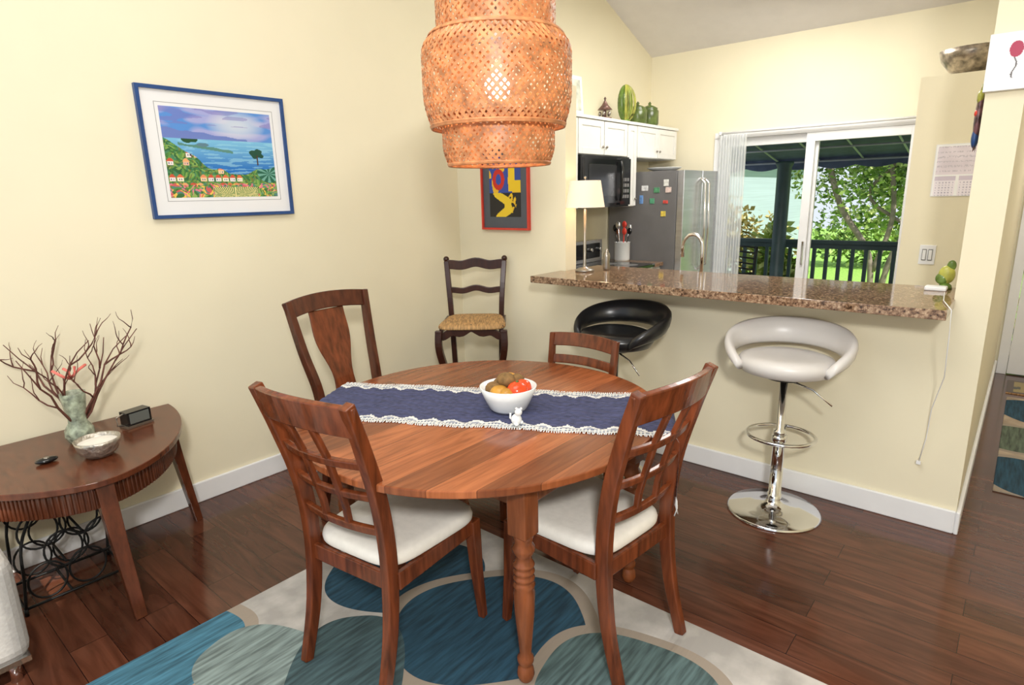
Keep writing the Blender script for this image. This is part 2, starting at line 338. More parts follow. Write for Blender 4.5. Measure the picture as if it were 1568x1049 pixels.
b=B('power_cord'); b.tube([(-.27,3.45,1.116),(-.25,3.2,1.116),(-.20,2.96,1.115),(-.195,2.955,1.0),(-.20,3.1,.8),(-.24,3.26,.6),(-.245,3.275,.45),(-.26,3.275,.33)],.0022,M_white,6); b.box((-.270,3.268,.315),(-.252,3.282,.33),M_white); b.obj()
b=B('light_switch'); b.box((-.52,4.59,1.125),(-.435,4.6,1.245),M_white); b.box((-.505,4.585,1.15),(-.482,4.59,1.22),M_fside); b.box((-.473,4.585,1.15),(-.45,4.59,1.22),M_fside); b.box((-.502,4.583,1.155),(-.485,4.588,1.215),M_white); b.box((-.470,4.583,1.155),(-.453,4.588,1.215),M_white); b.obj(bev=.001)
def calf(u,v):
    if v>.42:
        if abs(u-.5)>.465 or v>.965: return (.95,.95,.95)
        g=noise.noise(Vector((u*5,v*4,1)))*.10
        if int(v*32)%3==0 and noise.noise(Vector((u*40,v*30,2)))>0: return (.62,.56,.62)
        return (.82+g,.74+g,.80+g)
    if v>.38: return (.98,.98,.98)
    uu=(u*2)%1
    if abs(uu-.5)>.44: return (.98,.98,.98)
    if v>.30: return (.70,.62,.72)
    if int(uu*22)%3==0 and int(v*60)%3==0 : return (.55,.50,.60)
    return (.92,.86,.92)
b=B('wall_calendar'); b.box((-.505,4.592,1.54),(-.255,4.6,1.845),M_white); panel(b,(-.5,4.590,1.545),(.24,0,0),(0,0,.295),60,70,calf,M_mural); obj_cols(b)
b=B('metal_fruit_bowl'); b.lathe([(.06,0),(.075,.012),(.12,.04),(.165,.10),(.182,.155),(.174,.155),(.155,.10),(.11,.05),(.0,.02)],(-.40,4.82,2.24),mat('bronze_bowl',(.30,.25,.19),.3,.6,var=.6,scale=30),36)
for k in range(5): b.ball((-.47+.045*k,4.8,2.37+.01*(k%2)),.035,mat('amber_fruit',(.35,.12,.05),.3,var=.4),n=8)
b.tube([(-.48,4.82,2.395),(-.45,4.82,2.42),(-.35,4.82,2.42),(-.32,4.82,2.395)],.006,M_metal); b.obj()
b=B('painted_fish_plaque'); M_fishp=mat('fish_red_blue',(.16,.07,.08),.35,var=.95,scale=30)
b.ball((-.237,3.42,1.885),.085,M_fishp,(.2,.6,1.3),14); b.ball((-.24,3.41,1.80),.04,M_navy,(.35,.8,1.1),10); b.ball((-.24,3.40,1.965),.03,M_yell,(.45,.9,1),8); b.ball((-.24,3.39,1.90),.018,M_red,(.8,1,1),8); b.tube([(-.24,3.42,1.98),(-.235,3.42,2.02)],.007,M_yell)
b.add([(-.24,3.42,1.81),(-.24,3.36,1.74),(-.232,3.42,1.76),(-.24,3.48,1.74)],[(0,1,2,3)],M_fishp); b.obj()
b=B('ceramic_fish_ornament'); b.ball((-.285,3.62,1.18),.05,M_yell,(.7,.4,.9),12); b.ball((-.27,3.62,1.225),.024,M_green,(.8,.5,1.1),8); b.ball((-.30,3.62,1.16),.03,M_green,(1,.7,1.0),8); b.lathe([(.03,0),(.025,.02),(.012,.03)],(-.285,3.62,1.11),M_green,14); b.obj()
def balf(u,v):
    if ((u-.45)/.11)**2+((v-.70)/.14)**2<1: return (.40,.01,.06)
    if abs(u-(.45+.03*math.sin(v*18)))<.014 and .2<v<.56: return (.12,.1,.1)
    return (.80,.81,.83)
b=B('balloon_canvas'); b.box((-.228,3.268,1.97),(-.03,3.3,2.185),M_white); panel(b,(-.227,3.2665,1.971),(.196,0,0),(0,0,.213),80,80,balf,M_mural); obj_cols(b)
# ------------------------------------------------------------------ framed seascape
def nz(x,y,s,o=0): return noise.noise(Vector((x*s+o,y*s,o*1.7)))
random.seed(3)
ROOF=[lin(c) for c in ((214,110,70),(226,140,95),(200,85,60),(230,165,110))]
WALLC=[lin(c) for c in ((245,235,205),(240,205,160),(235,225,220),(225,180,150))]
VEG=[lin(c) for c in ((60,115,60),(95,145,70),(45,95,60),(130,165,85),(70,130,95),(110,120,60))]
FLW=[lin(c) for c in ((90,140,70),(220,120,140),(60,110,60),(235,190,90),(140,170,90),(80,130,120),(200,90,90))]
def hsh(i,j): return abs(math.sin(i*12.9898+j*78.233)*43758.5453)%1
def sea(u,v):
    shore=.64-.78*u if u<.42 else .31-.06*(u-.42)
    shore+=nz(u,0,9,5)*.04+(.30*max(0,u-.74))
    if v>.66:
        c=Vector(lin((85,140,210))); p=max(0,min(1,.5+2.6*nz(u*1.1,v*3.2,4,9)))
        c=c.lerp(Vector(lin((185,175,215))),p*.65)
        s=max(0,1-((u-.66)**2*12+(v-.84)**2*30)); c=c.lerp(Vector((.78,.80,.78)),s*.7)
        if v<.775-.13*u+nz(u,0,10)*.02 and u<.75 : c=Vector(lin((105,125,190)))
        if v>.82 and nz(u*.7,v*3,6,3)>.1: c=c.lerp(Vector(lin((120,110,180))),.5)
        return tuple(c)
    if v>shore:
        t=max(0,min(1,(.66-v)/.34)); c=Vector(lin((120,185,220))).lerp(Vector(lin((20,105,185))),t)
        if nz(u*.6,v*5,9,4)>.12: c=c.lerp(Vector(lin((150,205,225))),.5)
        if .12<u<.60 and 0<v-(.575-.16*(u-.2))<.03+.02*nz(u,0,14,2): c=Vector(lin((85,135,125)))
        if (u-.33)**2*2+(v-.60)**2*14<.006: c=Vector(lin((90,125,140)))
        if (u-.22)**2+(v-.66)**2*2.5<.0045+.004*nz(u,v,18): c=Vector(lin((35,80,50)))
        if (u-.83)**2+(v-.52)**2*1.3<.0045+.004*nz(u,v,18): c=Vector(lin((25,75,60)))
        if abs(u-.83)<.006 and .38<v<.5: c=Vector(lin((70,50,40)))
        return tuple(c)
    if abs(u-.22-.015*math.sin(v*20))<.006 and v>.45: return lin((80,60,45))
    if v<.12 and .38<u<.80:
        t=(u-.58)/(.35+v*2); return lin((70,120,60)) if int(abs(t)*60)%2 else lin((230,215,150))
    if (u-.93)**2*1.3+(v-.30)**2<.017: 
        a=math.atan2(v-.28,u-.93); return lin((30,95,75)) if math.sin(a*9)>-.2 else lin((110,165,150))
    # town on the slope: little gabled houses between trees
    su,sv=15,11
    i=int(u*su+.5*(int(v*sv)%2)); j=int(v*sv); fu=(u*su+.5*(j%2))%1; fv=(v*sv)%1
    if v>.14 and u<.66 and hsh(i,j)>.42:
        k=int(hsh(i+3,j+7)*4)
        if .12<fu<.88 and fv<.48: return lin((80,100,140)) if (.3<fu<.42 or .58<fu<.7) and .15<fv<.35 else WALLC[k]
        if fv>=.48 and abs(fu-.5)<.48-(fv-.48)*.9 and fv<.85: return ROOF[k]
    pal=FLW if v<.16 else VEG
    return pal[int(hsh(int(u*60+nz(u,v,12)*3),int(v*46+nz(u,v,12,4)*3))*len(pal))]
def framed(name,org,U,V,w,h,fw,fmat,matmat,art,fn,nx,ny,line=None):
    U=Vector(U);V=Vector(V);N=U.cross(V); b=B(name)
    M=Matrix((( U.x,V.x,N.x,org[0]),(U.y,V.y,N.y,org[1]),(U.z,V.z,N.z,org[2]),(0,0,0,1)))
    b.box((0,0,0.0),(fw,h,.025),fmat,M); b.box((w-fw,0,0.0),(w,h,.025),fmat,M); b.box((fw,0,0.0),(w-fw,fw,.025),fmat,M); b.box((fw,h-fw,0.0),(w-fw,h,.025),fmat,M)
    b.box((fw,fw,.0),(w-fw,h-fw,.012),matmat,M)
    l,bt,r,t=art
    if line:
        e=.018;q=.0025
        for lo,hi in (((l-e,bt-e),(r+e,bt-e+q)),((l-e,t+e-q),(r+e,t+e)),((l-e,bt-e),(l-e+q,t+e)),((r+e-q,bt-e),(r+e,t+e))): b.box((lo[0],lo[1],.0121),(hi[0],hi[1],.0126),line,M)
    panel(b,M@Vector((l,bt,.0128)),U*(r-l),V*(t-bt),nx,ny,fn,M_mural)
    return obj_cols(b)
M_matw=mat('white_mat',(.80,.80,.80),.6,var=.01)
framed('framed_seascape_print',(XW,1.18,1.53),(0,1,0),(0,0,1),.75,.625,.017,M_navy,M_matw,(.095,.10,.665,.535),sea,220,168,M_cord)
def poster(u,v):
    if v>.80:
        return lin((225,140,40)) if (nz(u,v,26,3)>.1 and .1<u<.9 and v<.93) else lin((35,60,140))
    if (u-.30)**2*.8+(v-.62)**2<.03: return lin((200,45,35)) if (u-.3)**2+(v-.62)**2>.008 else lin((50,80,170))
    if u>.62 and v>.42: return lin((240,200,40)) if u<.82 or v<.6 else lin((45,70,150))
    if v<.40:
        d=abs(u-.35-.25*math.sin(v*9)); 
        if d<.16+.05*math.sin(v*25): return lin((240,205,50))
        if (u-.72)**2+(v-.22)**2*.7<.02: return lin((235,190,40)) if nz(u,v,12)>0 else (.01,.01,.012)
        return (.012,.012,.015)
    return lin((50,75,160)) if nz(u,v,5,1)>-.15 else lin((235,185,50))
framed('framed_music_poster',(-3.055,YH,1.37),(1,0,0),(0,0,1),.435,.56,.014,M_red,mat('slate_mat',(.09,.10,.12),.6,var=.05),(.075,.09,.36,.50),poster,60,90)
# ------------------------------------------------------------------ rugs
def rugmat(name,blobs,base=(.49,.46,.425)):
    m,nt,bs=newmat(name); N=nt.nodes;L=nt.links
    tc=N.new('ShaderNodeTexCoord'); n=N.new('ShaderNodeTexNoise'); n.inputs['Scale'].default_value=5; n.inputs['Detail'].default_value=4
    L.new(tc.outputs['Object'],n.inputs['Vector'])
    st=N.new('ShaderNodeMapping'); st.inputs['Rotation'].default_value=(0,0,.9); st.inputs['Scale'].default_value=(60,6,1); L.new(tc.outputs['Object'],st.inputs[0])
    n2=N.new('ShaderNodeTexNoise'); n2.inputs['Scale'].default_value=1; n2.inputs['Detail'].default_value=5; L.new(st.outputs[0],n2.inputs['Vector'])
    r=N.new('ShaderNodeValToRGB'); r.color_ramp.elements[0].position=.4; r.color_ramp.elements[0].color=c4([x*.74 for x in base]); r.color_ramp.elements[1].position=.62; r.color_ramp.elements[1].color=c4([min(1,x*1.15) for x in base]); L.new(n.outputs['Fac'],r.inputs[0]); cur=r.outputs[0]
    for (cx,cy,rx,ry,ang,col,rim) in blobs:
        mp=N.new('ShaderNodeMapping'); mp.vector_type='TEXTURE'; mp.inputs['Location'].default_value=(cx,cy,0); mp.inputs['Rotation'].default_value=(0,0,ang); mp.inputs['Scale'].default_value=(rx,ry,1); L.new(tc.outputs['Object'],mp.inputs[0])
        sx=N.new('ShaderNodeSeparateXYZ'); L.new(mp.outputs[0],sx.inputs[0])
        def pw(o):
            a=N.new('ShaderNodeMath');a.operation='ABSOLUTE';L.new(o,a.inputs[0]); p=N.new('ShaderNodeMath');p.operation='POWER';L.new(a.outputs[0],p.inputs[0]);p.inputs[1].default_value=2.6; return p.outputs[0]
        ad=N.new('ShaderNodeMath');L.new(pw(sx.outputs[0]),ad.inputs[0]);L.new(pw(sx.outputs[1]),ad.inputs[1])
        if rim:
            ls=N.new('ShaderNodeMath');ls.operation='LESS_THAN';L.new(ad.outputs[0],ls.inputs[0]);ls.inputs[1].default_value=1.45; cur=mixc(N,L,ls.outputs[0],cur,rim)
        ls=N.new('ShaderNodeMath');ls.operation='LESS_THAN';L.new(ad.outputs[0],ls.inputs[0]);ls.inputs[1].default_value=1
        r2=N.new('ShaderNodeValToRGB'); r2.color_ramp.elements[0].position=.35; r2.color_ramp.elements[0].color=c4([x*.55 for x in col]); r2.color_ramp.elements[1].position=.65; r2.color_ramp.elements[1].color=c4([min(1,x*1.3) for x in col]); L.new(n2.outputs['Fac'],r2.inputs[0])
        cur=mixc(N,L,ls.outputs[0],cur,r2.outputs[0])
    L.new(cur,bs.inputs['Base Color']); setp(bs,Roughness=.95)
    bp=N.new('ShaderNodeBump'); bp.inputs['Strength'].default_value=.3; bp.inputs['Distance'].default_value=.01; L.new(n2.outputs['Fac'],bp.inputs['Height']); L.new(bp.outputs[0],bs.inputs['Normal'])
    return m
TEAL=(.016,.060,.098); BLUE=(.055,.17,.245); GRN=(.085,.135,.135); TAN=(.32,.265,.21); LG=(.20,.255,.245); DK=(.05,.09,.10)
blobs=[(-1.88,1.46,.34,.26,.6,TEAL,None),(-1.38,1.45,.36,.29,.87,TEAL,TAN),(-2.16,.52,.20,.34,.15,BLUE,TAN),(-1.86,.80,.26,.18,.3,LG,None),(-1.60,.95,.20,.30,.8,DK,None),(-.80,1.48,.30,.26,.2,GRN,TAN),
       (-1.2,.7,.34,.26,.5,BLUE,TAN),(-.6,.8,.3,.28,.2,TEAL,None),(-1.8,.1,.34,.3,.2,TEAL,TAN),(-.9,.0,.34,.3,.2,GRN,TAN)]
b=B('patterned_area_rug'); b.box((-2.26,-.75,.0),(.3,1.93,.012),rugmat('area_rug_pile',blobs)); b.obj(bev=.004)
rb=[(.15,4.2,.2,.28,.4,TEAL,TAN),(.5,4.5,.25,.3,.2,BLUE,None),(.12,4.85,.2,.25,.1,(.10,.13,.09),TAN),(.2,5.5,.22,.3,.6,TEAL,None),(.6,5.2,.2,.3,.1,GRN,TAN)]
b=B('hall_runner_rug'); b.box((.03,3.92,.0),(.73,5.85,.010),rugmat('hall_runner_pile',rb,(.42,.33,.24))); b.obj(bev=.004)
def matf(u,v):
    if u<.06 or u>.94 or v<.1 or v>.9: return lin((70,50,35))
    if abs(((u-.2)*3)%1-.5)<.28 and abs(v-.5+.1*math.sin(u*20))<.1: return lin((60,60,40))
    return lin((150,130,70))
b=B('door_mat'); b.box((.02,5.98,.0),(.68,6.38,.009),M_rush); panel(b,(.02,5.98,.0095),(.66,0,0),(0,.40,0),60,30,matf,M_mural); obj_cols(b)
# ------------------------------------------------------------------ dining table
TC=(-1.585,1.665); TZ=.77; RX,RY=.69,.715
def oval(rx,ry,n=96,p=2.06):
    o=[]
    for i in range(n):
        a=2*pi*i/n; c,s=math.cos(a),math.sin(a); o.append((rx*math.copysign(abs(c)**(2/p),c),ry*math.copysign(abs(s)**(2/p),s)))
    return o
b=B('dining_table')
b.prism(oval(RX,RY),TZ-.026,TZ,M_top)
b.prism(oval(RX-.02,RY-.02),TZ-.034,TZ-.026,M_twood)
lx0,ly0=.487,.345
lg=[(lx0,-ly0),(-lx0,-ly0),(lx0,ly0),(-lx0,ly0)]
for (x,y) in lg:
    b.box((x-.036,y-.036,TZ-.22),(x+.036,y+.036,TZ-.034),M_twood)
    pr=[(.016,0.0),(.024,.01),(.03,.03),(.026,.055),(.02,.065),(.028,.08),(.028,.095),(.019,.11),(.022,.14),(.033,.26),(.036,.34),(.033,.36),(.037,.372),(.030,.384),(.037,.396),(.030,.408),(.037,.42),(.030,.432),(.037,.444),(.028,.456),(.026,.475),(.036,.49),(.038,.505),(.028,.522),(.032,.535),(.034,.552)]
    b.lathe(pr,(x,y,0),M_twood,24)
for s in (-1,1):
    b.box((-lx0+.03,s*ly0-.011,TZ-.13),(lx0-.03,s*ly0+.011,TZ-.034),M_twood); b.box((s*lx0-.011,-ly0+.03,TZ-.13),(s*lx0+.011,ly0-.03,TZ-.034),M_twood)
    b.sweep([(s*.1,-ly0,TZ-.06),(s*.1,ly0,TZ-.06)],.04,.03,M_twood)
tab=b.obj((TC[0],TC[1],0.012),0,bev=.004)
TZ=TZ+.012
M_run=attrmat('woven_runner',.95)
b=B('table_runner'); ang=math.radians(29); ux_,uy_=math.cos(ang),math.sin(ang)
NX,NY=300,60; HW=.218; e_=.71; HL=e_+.25
RC=(TC[0]+.012,TC[1]+.012)
def prof(s):
    if abs(s)<=e_: return s,TZ+.003
    d=abs(s)-e_; r=.02
    if d<r*1.57: th=d/r; return math.copysign(e_+r*math.sin(th),s),TZ+.003-r*(1-math.cos(th))
    return math.copysign(e_+r+.004,s),TZ+.003-r-(d-r*1.57)
vs=[]
for i in range(NX+1):
    s=-HL+2*HL*i/NX; q,z=prof(s)
    for j in range(NY+1):
        t=-HW+2*HW*j/NY; t+=.006*math.sin(s*14)+.004*math.sin(s*37)
        vs.append((RC[0]+q*ux_-t*uy_,RC[1]+q*uy_+t*ux_,z+.0015*math.sin(s*50+j)))
fs=[];cs=[]
for i in range(NX):
    for j in range(NY):
        a=i*(NY+1)+j; fs.append((a,a+NY+1,a+NY+2,a+1))
        s=-HL+2*HL*(i+.5)/NX; t=abs(-HW+2*HW*(j+.5)/NY); edge=HW-t
        zig=.034+.030*(abs(((s/.085)%1)-.5)*2)
        if edge<zig:
            c=(.66,.66,.63)
            if edge<.03 and int(edge/.0075)%2==1: c=(.10,.13,.20) if int(s/.006)%2 else (.55,.55,.53)
            if .03<edge<zig-.016 : c=(.30,.32,.38)
        else:
            g=.8+.5*noise.noise(Vector((s*60,t*240,0)))+.25*noise.noise(Vector((s*8,t*160,4)))
            c=(.058*g,.066*g,.150*g)
        cs.append(c)
b.add(vs,fs,M_run,True); b.cols=[(0,cs)]
for s in (-1,1):
    q,z=prof(s*HL)
    for j in range(40):
        t=-HW+2*HW*j/39; p=Vector((RC[0]+q*ux_-t*uy_,RC[1]+q*uy_+t*ux_,z))
        b.tube([p,p+Vector((random.uniform(-.004,.004),random.uniform(-.004,.004),-.03)),p+Vector((random.uniform(-.008,.008),random.uniform(-.008,.008),-.06))],.002,M_matw,4)
k=0; s=-e_
while s<e_:
    for sg in (-1,1):
        t=sg*HW+.006*math.sin(s*14)+.004*math.sin(s*37)
        p=Vector((RC[0]+s*ux_-t*uy_,RC[1]+s*uy_+t*ux_,TZ+.004)); o=Vector((-uy_,ux_,0))*sg*.014+Vector((ux_,uy_,0))*random.uniform(-.004,.004)
        b.tube([p,p+o*.5,p+o-Vector((0,0,.001))],.0022,M_matw,4)
    s+=.0085
obj_cols(b)
bx,by=-1.475,1.70; zr=TZ+.0047
b=B('fruit_bowl'); b.lathe([(.05,0),(.062,.0),(.075,.012),(.098,.06),(.112,.098),(.108,.099),(.094,.062),(.07,.02),(.0,.012)],(bx,by,zr),M_ceram,40)
M_kiwi=mat('kiwi_skin',(.20,.11,.035),.8,var=.3,scale=60); M_tom=mat('tomato_skin',(.70,.07,.015),.2,var=.2); M_pear=mat('mango_skin',(.45,.22,.03),.4,var=.4,scale=20)
for (dx,dy,dz,r,m,sc) in ((-.045,-.03,.082,.034,M_kiwi,(1.2,.9,.9)),(-.06,.03,.085,.034,M_kiwi,(1,1.1,.9)),(.0,-.05,.08,.034,M_pear,(1.2,1,.9)),(.055,-.01,.09,.042,M_tom,(1,1,.85)),(.04,.04,.088,.036,M_tom,(1,1,.85)),(-.01,.0,.118,.034,M_kiwi,(1.2,.95,.9)),(.0,.055,.105,.03,M_kiwi,(1,1,.9)),(-.035,.055,.1,.034,M_pear,(1.2,.9,.9)),(.04,-.055,.08,.03,M_pear,(1,1,.9))):
    b.ball((bx+dx,by+dy,zr+dz),r,m,sc,10,.05)
b.lathe([(.008,0),(.003,.006)],(bx+.055,by-.01,zr+.124),M_green,6); b.obj()
b=B('cat_figurine'); fx3,fy3=-1.345,1.592
b.ball((fx3,fy3,zr+.020),.020,M_ceram,(1,1,1.05)); b.ball((fx3+.01,fy3,zr+.050),.014,M_ceram); b.ball((fx3+.018,fy3+.006,zr+.063),.005,M_ceram); b.ball((fx3+.006,fy3-.006,zr+.064),.005,M_ceram); b.tube([(fx3-.015,fy3,zr+.012),(fx3-.03,fy3,zr+.02),(fx3-.028,fy3,zr+.038)],.004,M_ceram)
for s in (-1,1): b.ball((fx3+.01,fy3+s*.013,zr+.008),.008,M_ceram,(1.3,1,1))
b.obj()
# ------------------------------------------------------------------ dining chairs
def cushion(b,z0,z1,wb,wf,yb,yf,m,n=14):
    vs=[];fs=[]; rows=[(0,z0),(.012,z0+.002),(.014,(z0+z1)/2-.004),(.010,z1-.014),(0,z1-.004)]
    def outline(off):
        o=[];pw=5
        for i in range(48):
            a=2*pi*i/48; c,s=math.cos(a),math.sin(a)
            u=math.copysign(abs(c)**(2/pw),c); v=math.copysign(abs(s)**(2/pw),s)
            y=yb+(yf-yb)*(v+1)/2; w=wb+(wf-wb)*(v+1)/2
            o.append((u*(w/2+off-.012),y+v*(off-.012)))
        return o
    for off,z in rows: vs+=[(x,y,z) for x,y in outline(off)]
    cy=(yb+yf)/2
    for s,dz in ((.85,.004),(.6,.009),(.3,.012)): vs+=[(x*s,cy+(y-cy)*s,z1-.004+dz) for x,y in outline(0)]
    k=len(rows)+3
    for i in range(k-1):
        for j in range(48): fs.append((i*48+j,i*48+(j+1)%48,(i+1)*48+(j+1)%48,(i+1)*48+j))
    fs.append(tuple(range(47,-1,-1))); fs.append(tuple((k-1)*48+j for j in range(48)))
    b.add(vs,fs,m,True)
def postpts(pts,z):
    for (p,q) in zip(pts,pts[1:]):
        if p[2]<=z<=q[2]:
            t=(z-p[2])/(q[2]-p[2]); return Vector(p).lerp(Vector(q),t)
    return Vector(pts[-1])
def smoothpath(P,n=20):
    P=[Vector(p) for p in P]; out=[]
    E=[P[0]*2-P[1]]+P+[P[-1]*2-P[-2]]
    seg=len(P)-1
    for i in range(seg):
        for k in range(n//seg+1):
            t=k/(n//seg+1); a,b_,c,d=E[i:i+4]
            out.append(.5*((2*b_)+(c-a)*t+(2*a-5*b_+4*c-d)*t*t+(3*b_-a-3*c+d)*t**3))
    out.append(P[-1]); return out
def chair_frame(b,m,H=1.04,top=.205,seatm=M_seat,sw=1.0,fy=.248):
    posts=[]
    for s in (-1,1):
        P=smoothpath([(s*.188,-.27,0),(s*.186,-.215,.22),(s*.184,-.195,.46),(s*.186,-.215,.68),(s*(.185+top)/2,-.27,.88),(s*top,-.325,H)],24)
        k=len(P); b.sweep(P,[.03+.004*min(1,i/8) for i in range(k)],[.036+.014*math.sin(pi*min(1,i/(k-1)))  for i in range(k)],m); posts.append([tuple(p) for p in P])
        b.sweep([(s*.21,fy,0),(s*.205,fy-.02,.2),(s*.2,fy-.033,.43)],[.028,.036,.046],[.028,.036,.046],m)
        b.sweep([(s*.2,-.18,.405),(s*.2,fy-.04,.405)],.022,.06,m,ref=(1,0,0))
    b.box((-.19,fy-.043,.375),(.19,fy-.021,.435),m); b.box((-.18,-.205,.375),(.18,-.185,.435),m)
    cushion(b,.436,.485,.38,.46,-.19,fy,seatm)
    return posts
def rail(b,posts,z,bow,h,th,m,rise=0,ext=0,n=14,fr=(0,1)):
    a=postpts(posts[0],z);c=postpts(posts[1],z); P=[]
    for i in range(n+1):
        t=fr[0]+(fr[1]-fr[0])*i/n; p=a.lerp(c,t); 
        if ext: p.x*=1+ext
        k=1-(2*t-1)**2; p=p+Vector((0,-bow*k,rise*k)); P.append(p)
    b.sweep(P,h,th,m,ref=(0,-.25,1)); return P
b=B('dining_chair'); posts=chair_frame(b,M_cwood)
rail(b,posts,.985,.045,.10,.022,M_cwood,rise=.012,ext=.07)
r1=rail(b,posts,.83,.035,.028,.018,M_cwood); r2=rail(b,posts,.71,.030,.026,.018,M_cwood); r3=rail(b,posts,.585,.025,.03,.018,M_cwood,)
for i in (5,9):
    b.sweep([r3[i],r2[i].lerp(r3[i],.5)+Vector((0,.004,0)),r2[i],r1[i].lerp(r2[i],.5),r1[i]+Vector((0,0,.008)),postpts(posts[0],.95).lerp(postpts(posts[1],.95),i/14)+Vector((0,-.04,0))],.024,.018,M_cwood)
lat=b.mesh()
bm=bmesh.new(); bm.from_mesh(lat); bmesh.ops.recalc_face_normals(bm,faces=bm.faces); bm.to_mesh(lat); bm.free()
place('dining_chair',lat,(-1.61,1.195,.012),math.radians(7),.004)
place('dining_chair',lat,(-1.08,1.695,.012),math.radians(84),.004)
b=B('dining_chair'); posts=chair_frame(b,M_dwood,1.13,.235,fy=.225)
rail(b,posts,1.085,.04,.085,.022,M_dwood,rise=.02,ext=.08)
rail(b,posts,.56,.02,.04,.02,M_dwood)
n=16; vs=[];
for i in range(n+1):
    t=i/n; z=.56+.50*t; w=.062+.055*t**1.5+.012*math.cos(t*9); pc=(postpts(posts[0],z)+postpts(posts[1],z))/2; y=pc.y-.02-.018*t
    for (dx,dy) in ((-w,.006),(w,.006),(w,-.006),(-w,-.006)): vs.append((dx,y+dy,z))
fs=[(i*4+j,i*4+(j+1)%4,(i+1)*4+(j+1)%4,(i+1)*4+j) for i in range(n) for j in range(4)]+[(0,1,2,3),(n*4,n*4+1,n*4+2,n*4+3)]
b.add(vs,fs,M_cwood)
b.obj((-2.37,1.74,0.0),math.radians(-86),bev=.004)
b=B('dining_chair')
for s in (-1,1):
    b.sweep([(s*.17,-.23,0),(s*.175,-.195,.43),(s*.183,-.21,.65),(s*.19,-.245,.90)],[.03,.036,.034,.028],[.03,.036,.03,.026],M_cwood)
    b.sweep([(s*.19,.19,0),(s*.19,.18,.42)],[.026,.036],[.026,.036],M_cwood); b.box((s*.185-.011,-.18,.36),(s*.185+.011,.18,.42),M_cwood)
pp=[[(-.17,-.23,0),(-.175,-.195,.43),(-.183,-.21,.65),(-.19,-.245,.90)],[(.17,-.23,0),(.175,-.195,.43),(.183,-.21,.65),(.19,-.245,.90)]]
rail(b,pp,.865,.02,.07,.02,M_cwood,rise=.012,ext=.06); rail(b,pp,.765,.02,.045,.018,M_cwood,rise=.008); rail(b,pp,.60,.02,.05,.018,M_cwood)
b.box((-.18,.17,.36),(.18,.192,.42),M_cwood); cushion(b,.42,.465,.37,.43,-.19,.21,M_seat)
b.obj((-1.66,2.26,0),math.radians(180),bev=.004)
b=B('rush_seat_bar_chair'); W=M_barwood; SZ=.79
for s in (-1,1):
    b.sweep(smoothpath([(s*.16,-.24,0),(s*.17,-.2,.4),(s*.18,-.18,SZ),(s*.19,-.19,SZ+.18),(s*.205,-.225,SZ+.37)],16),.036,.036,W)
    b.ball((s*.207,-.228,SZ+.385),.021,W,n=8)
    b.sweep(smoothpath([(s*.20,.21,0.0),(s*.17,.175,.14),(s*.175,.175,.4),(s*.215,.215,.62),(s*.215,.21,SZ-.04)],20),.045,.045,W)
    b.tube([(s*.172,-.19,.35),(s*.175,.175,.35)],.012,W)
    b.box((s*.2-.012,-.17,SZ-.06),(s*.2+.012,.2,SZ-.012),W)
def arch(z,h,rise,yy,w=.19):
    P=[];
    for i in range(21):
        t=i/20; P.append((-w+2*w*t,yy-.02*(1-(2*t-1)**2),z+rise*math.sin(pi*t)+.008*math.cos(4*pi*t)))
    b.sweep(P,h,.018,W,ref=(0,0,1))
arch(SZ+.34,.065,.012,-.215,.2); arch(SZ+.16,.042,.012,-.195,.185)
b.tube([(-.175,.175,.3),(.175,.175,.3)],.013,W); b.tube([(-.165,-.2,.4),(.165,-.2,.4)],.012,W)
P=[];
for i in range(21): t=i/20; P.append((-.2+.4*t,.205,SZ-.055-.018*math.cos(2*pi*t)-.012*math.cos(6*pi*t)))
b.sweep(P,.05,.018,W,ref=(0,0,1))
cushion(b,SZ-.035,SZ,.38,.47,-.2,.235,M_rush); b.obj((-2.85,2.945,0),math.radians(-142),bev=.004)
